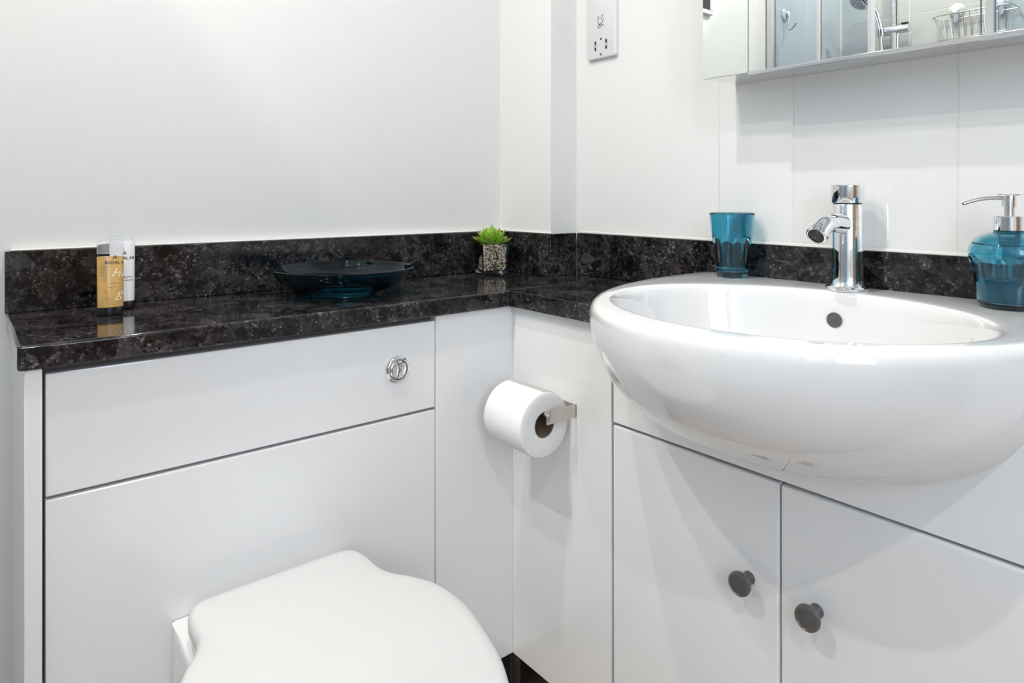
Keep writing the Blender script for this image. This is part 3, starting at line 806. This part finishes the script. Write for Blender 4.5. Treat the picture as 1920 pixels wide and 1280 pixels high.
# wall fitting seen only in the mirror
wc = thing('wall_thermostat', 'small white framed control with a dark display on the back wall, seen in the mirror', 'control panel', (.160, Y1, 1.62))
bm = box_bm(-.065, .065, -.012, -.0003, -.060, -.045, .002, 1); box_bm(-.065, .065, -.012, -.0003, .045, .060, .002, 1, bm=bm)
box_bm(-.065, -.050, -.012, -.0003, -.045, .045, .002, 1, bm=bm); box_bm(.050, .065, -.012, -.0003, -.045, .045, .002, 1, bm=bm)
obj('frame', bm, M['plastic'], wc, 35)
box('display', (-.052, .052, -.009, -.001, -.047, .047), M['display'], wc)

# ------------------------------------------------------------------ shower, seen in the mirror
GX = -.25
sc = thing('shower_screen', 'framed glass shower screen reflected in the mirror', 'shower screen', (GX, Y1, 0))
def sb(name, b, m, bev=.001): return box(name, (b[0] - GX, b[1] - GX, b[2] - Y1, b[3] - Y1, b[4], b[5]), m, sc, bev, 1)
sb('wall_profile', (GX - .014, GX + .014, Y1 - .030, Y1 - .0045, .06, 1.95), M['satin'])
sb('stile', (GX - .010, GX + .010, 1.098, 1.110, .09, 1.92), M['plastic'])
sb('stile', (GX - .012, GX + .012, .930, .944, .06, 1.95), M['plastic'])
sb('stile', (GX - .012, GX + .012, .608, .628, .06, 1.95), M['satin'])
sb('stile', (GX - .012, GX + .012, -.27, -.25, .06, 1.95), M['satin'])
sb('bottom_rail', (GX - .014, GX + .014, -.27, Y1 - .0045, .055, .06 + .02), M['satin'])
sb('glass_pane', (GX - .003, GX + .003, .944, 1.098, .09, 1.95), M['screen'])
sb('glass_pane', (GX - .003, GX + .003, 1.110, Y1 - .030, .09, 1.95), M['screen'])
sb('glass_pane', (GX - .003, GX + .003, -.25, .608, .09, 1.95), M['screen'])
tag(box('shower_tray', (XL + .004, -.225, -.28, Y1 - .0045, .0005, .055), M['ceramic'], None, .006), 'low white shower tray beyond the glass screen', 'shower tray')

RX = XL + .055
rr_ = thing('shower_rail', 'chrome shower riser rail with sliding bracket reflected in the mirror', 'shower rail', (RX, 1.060, 0))
obj('rail', tube([(0, 0, 1.10), (0, 0, 1.93)], .0125, 20), M['chrome'], rr_, 40)
for z in (1.12, 1.91): obj('wall_mount', tube([(-.0545, 0, z), (0, 0, z)], .013, 18), M['chrome'], rr_, 40)
obj('bracket', tube([(.004, -.050, 1.600), (.004, .052, 1.600)], [.0165, .0165], 24), M['chrome'], rr_, 40)
obj('bracket_collar', tube([(0, 0, 1.580), (0, 0, 1.620)], .0165, 20), M['chrome'], rr_, 40)
box('lock_lever', (-.004, .010, -.046, -.022, 1.6165, 1.6225), M['black'], rr_, .001, 1)
sh = thing('shower_head', 'chrome hand shower with round face resting in the rail bracket, reflected in the mirror', 'shower head', (RX, 1.060, 0))
pth = smoothline([(.030, .044, 1.585), (.036, .046, 1.620), (.048, .056, 1.668), (.064, .072, 1.706), (.076, .082, 1.724)], 6)
obj('handle', tube(pth, [.0140 + .006 * i / (len(pth) - 1) for i in range(len(pth))], 20), M['chrome'], sh, 50)
hdv = Vector((.80, -.10, -.60)).normalized()
hc = Vector((.084, .086, 1.724))
obj('head', along(lathe([(.018, -.022), (.030, -.016), (.043, -.005), (.046, .004), (.043, .009), (.036, .010)], 40), hc, hdv), M['chrome'], sh, 50)
obj('spray_face', along(lathe([(.0385, .0095), (.0380, .0115), (.0, .0125)], 40), hc, hdv), M['satin'], sh, 50)
bm = bmesh.new()
for rad, n in [(.008, 5), (.017, 9), (.026, 13), (.034, 17)]:
    for i in range(n):
        a = 2 * PI * i / n + rad * 40
        tube([(rad * math.cos(a), rad * math.sin(a), .0105), (rad * math.cos(a), rad * math.sin(a), .0142)], .0018, 8, bm)
noz = obj('spray_nozzles', along(bm, hc, hdv), M['black'], sh)
obj('cone_cup', along(lathe([(.0135, -.012), (.0195, .014), (.0175, .014), (.0125, -.010)], 24), Vector((.030, .044, 1.590)), Vector((.12, .05, 1)).normalized()), M['chrome'], sh, 40)
hose = smoothline([(.029, .043, 1.585), (.022, .040, 1.50), (.020, .040, 1.38), (.030, .02, 1.20), (.035, -.05, 1.00), (.020, -.13, .88), (.004, -.16, .98)], 10)
obj('hose', tube(hose, .0070, 14), M['steel'], sh, 50)

bk = thing('shower_basket', 'wire shower basket on suction cups reflected in the mirror', 'basket', (XL + .0045, .805, 1.53))
bw_, bd, bh = .118, .10, .082
def wire(pts, r=.0016, name='wire'): return obj(name, tube(pts, r, 8), M['steel'], bk, 40)
rim = [(.008, -bw_, bh), (bd - .02, -bw_, bh), (bd - .004, -bw_ + .01, bh), (bd, -bw_ + .03, bh), (bd, bw_ - .03, bh), (bd - .004, bw_ - .01, bh), (bd - .02, bw_, bh), (.008, bw_, bh), (.008, -bw_, bh)]
wire(rim, .0022, 'rim')
wire([(.010, -bw_ + .02, 0), (bd - .025, -bw_ + .02, 0), (bd - .025, bw_ - .02, 0), (.010, bw_ - .02, 0), (.010, -bw_ + .02, 0)], .0018, 'base_ring')
for i in range(11):
    y = -bw_ + .02 + (2 * bw_ - .04) * i / 10
    wire([(.008, y * 1.02, bh), (.010, y, .002), (bd - .025, y, 0), (bd, y * 1.06, bh)], .0012)
for s in (-1, 1):
    for xx in (.03, .055): wire([(xx + .01, s * bw_, bh), (xx, s * (bw_ - .02), 0)], .0012)
for s in (-1, 1):
    cup = along(lathe([(.026, 0), (.027, .001), (.022, .006), (.014, .011), (.011, .013)], 32), Vector((.0005, s * .068, bh + .030)), Vector((1, 0, 0)))
    obj('suction_cup', cup, M['suction'], bk, 50)
    obj('cup_cap', along(lathe([(.012, .012), (.013, .016), (.010, .022), (0, .024)], 24), Vector((.0005, s * .068, bh + .030)), Vector((1, 0, 0))), M['plastic'], bk, 50)
    box('hanger', (.010, .014, s * .068 - .006, s * .068 + .006, bh - .014, bh + .022), M['satin'], bk, .001, 1)

hk = thing('suction_hook', 'clear suction cup hook on the shower wall reflected in the mirror', 'hook', (-.358, Y1 - .0045, 1.640))
obj('suction_cup', along(lathe([(.022, 0), (.023, .001), (.018, .006), (.010, .010)], 32), Vector((0, 0, 0)), Vector((0, -1, 0))), M['suction'], hk, 50)
obj('cup_cap', along(lathe([(.009, .009), (.010, .013), (.008, .018), (0, .020)], 24), Vector((0, 0, 0)), Vector((0, -1, 0))), M['plastic'], hk, 50)
hp = smoothline([(0, -.014, .006), (0, -.016, -.010), (0, -.013, -.034), (0, -.012, -.050), (0, -.020, -.058), (0, -.034, -.052), (0, -.044, -.038)], 6)
obj('hook', tube(hp, .0032, 12), M['satin'], hk, 50)
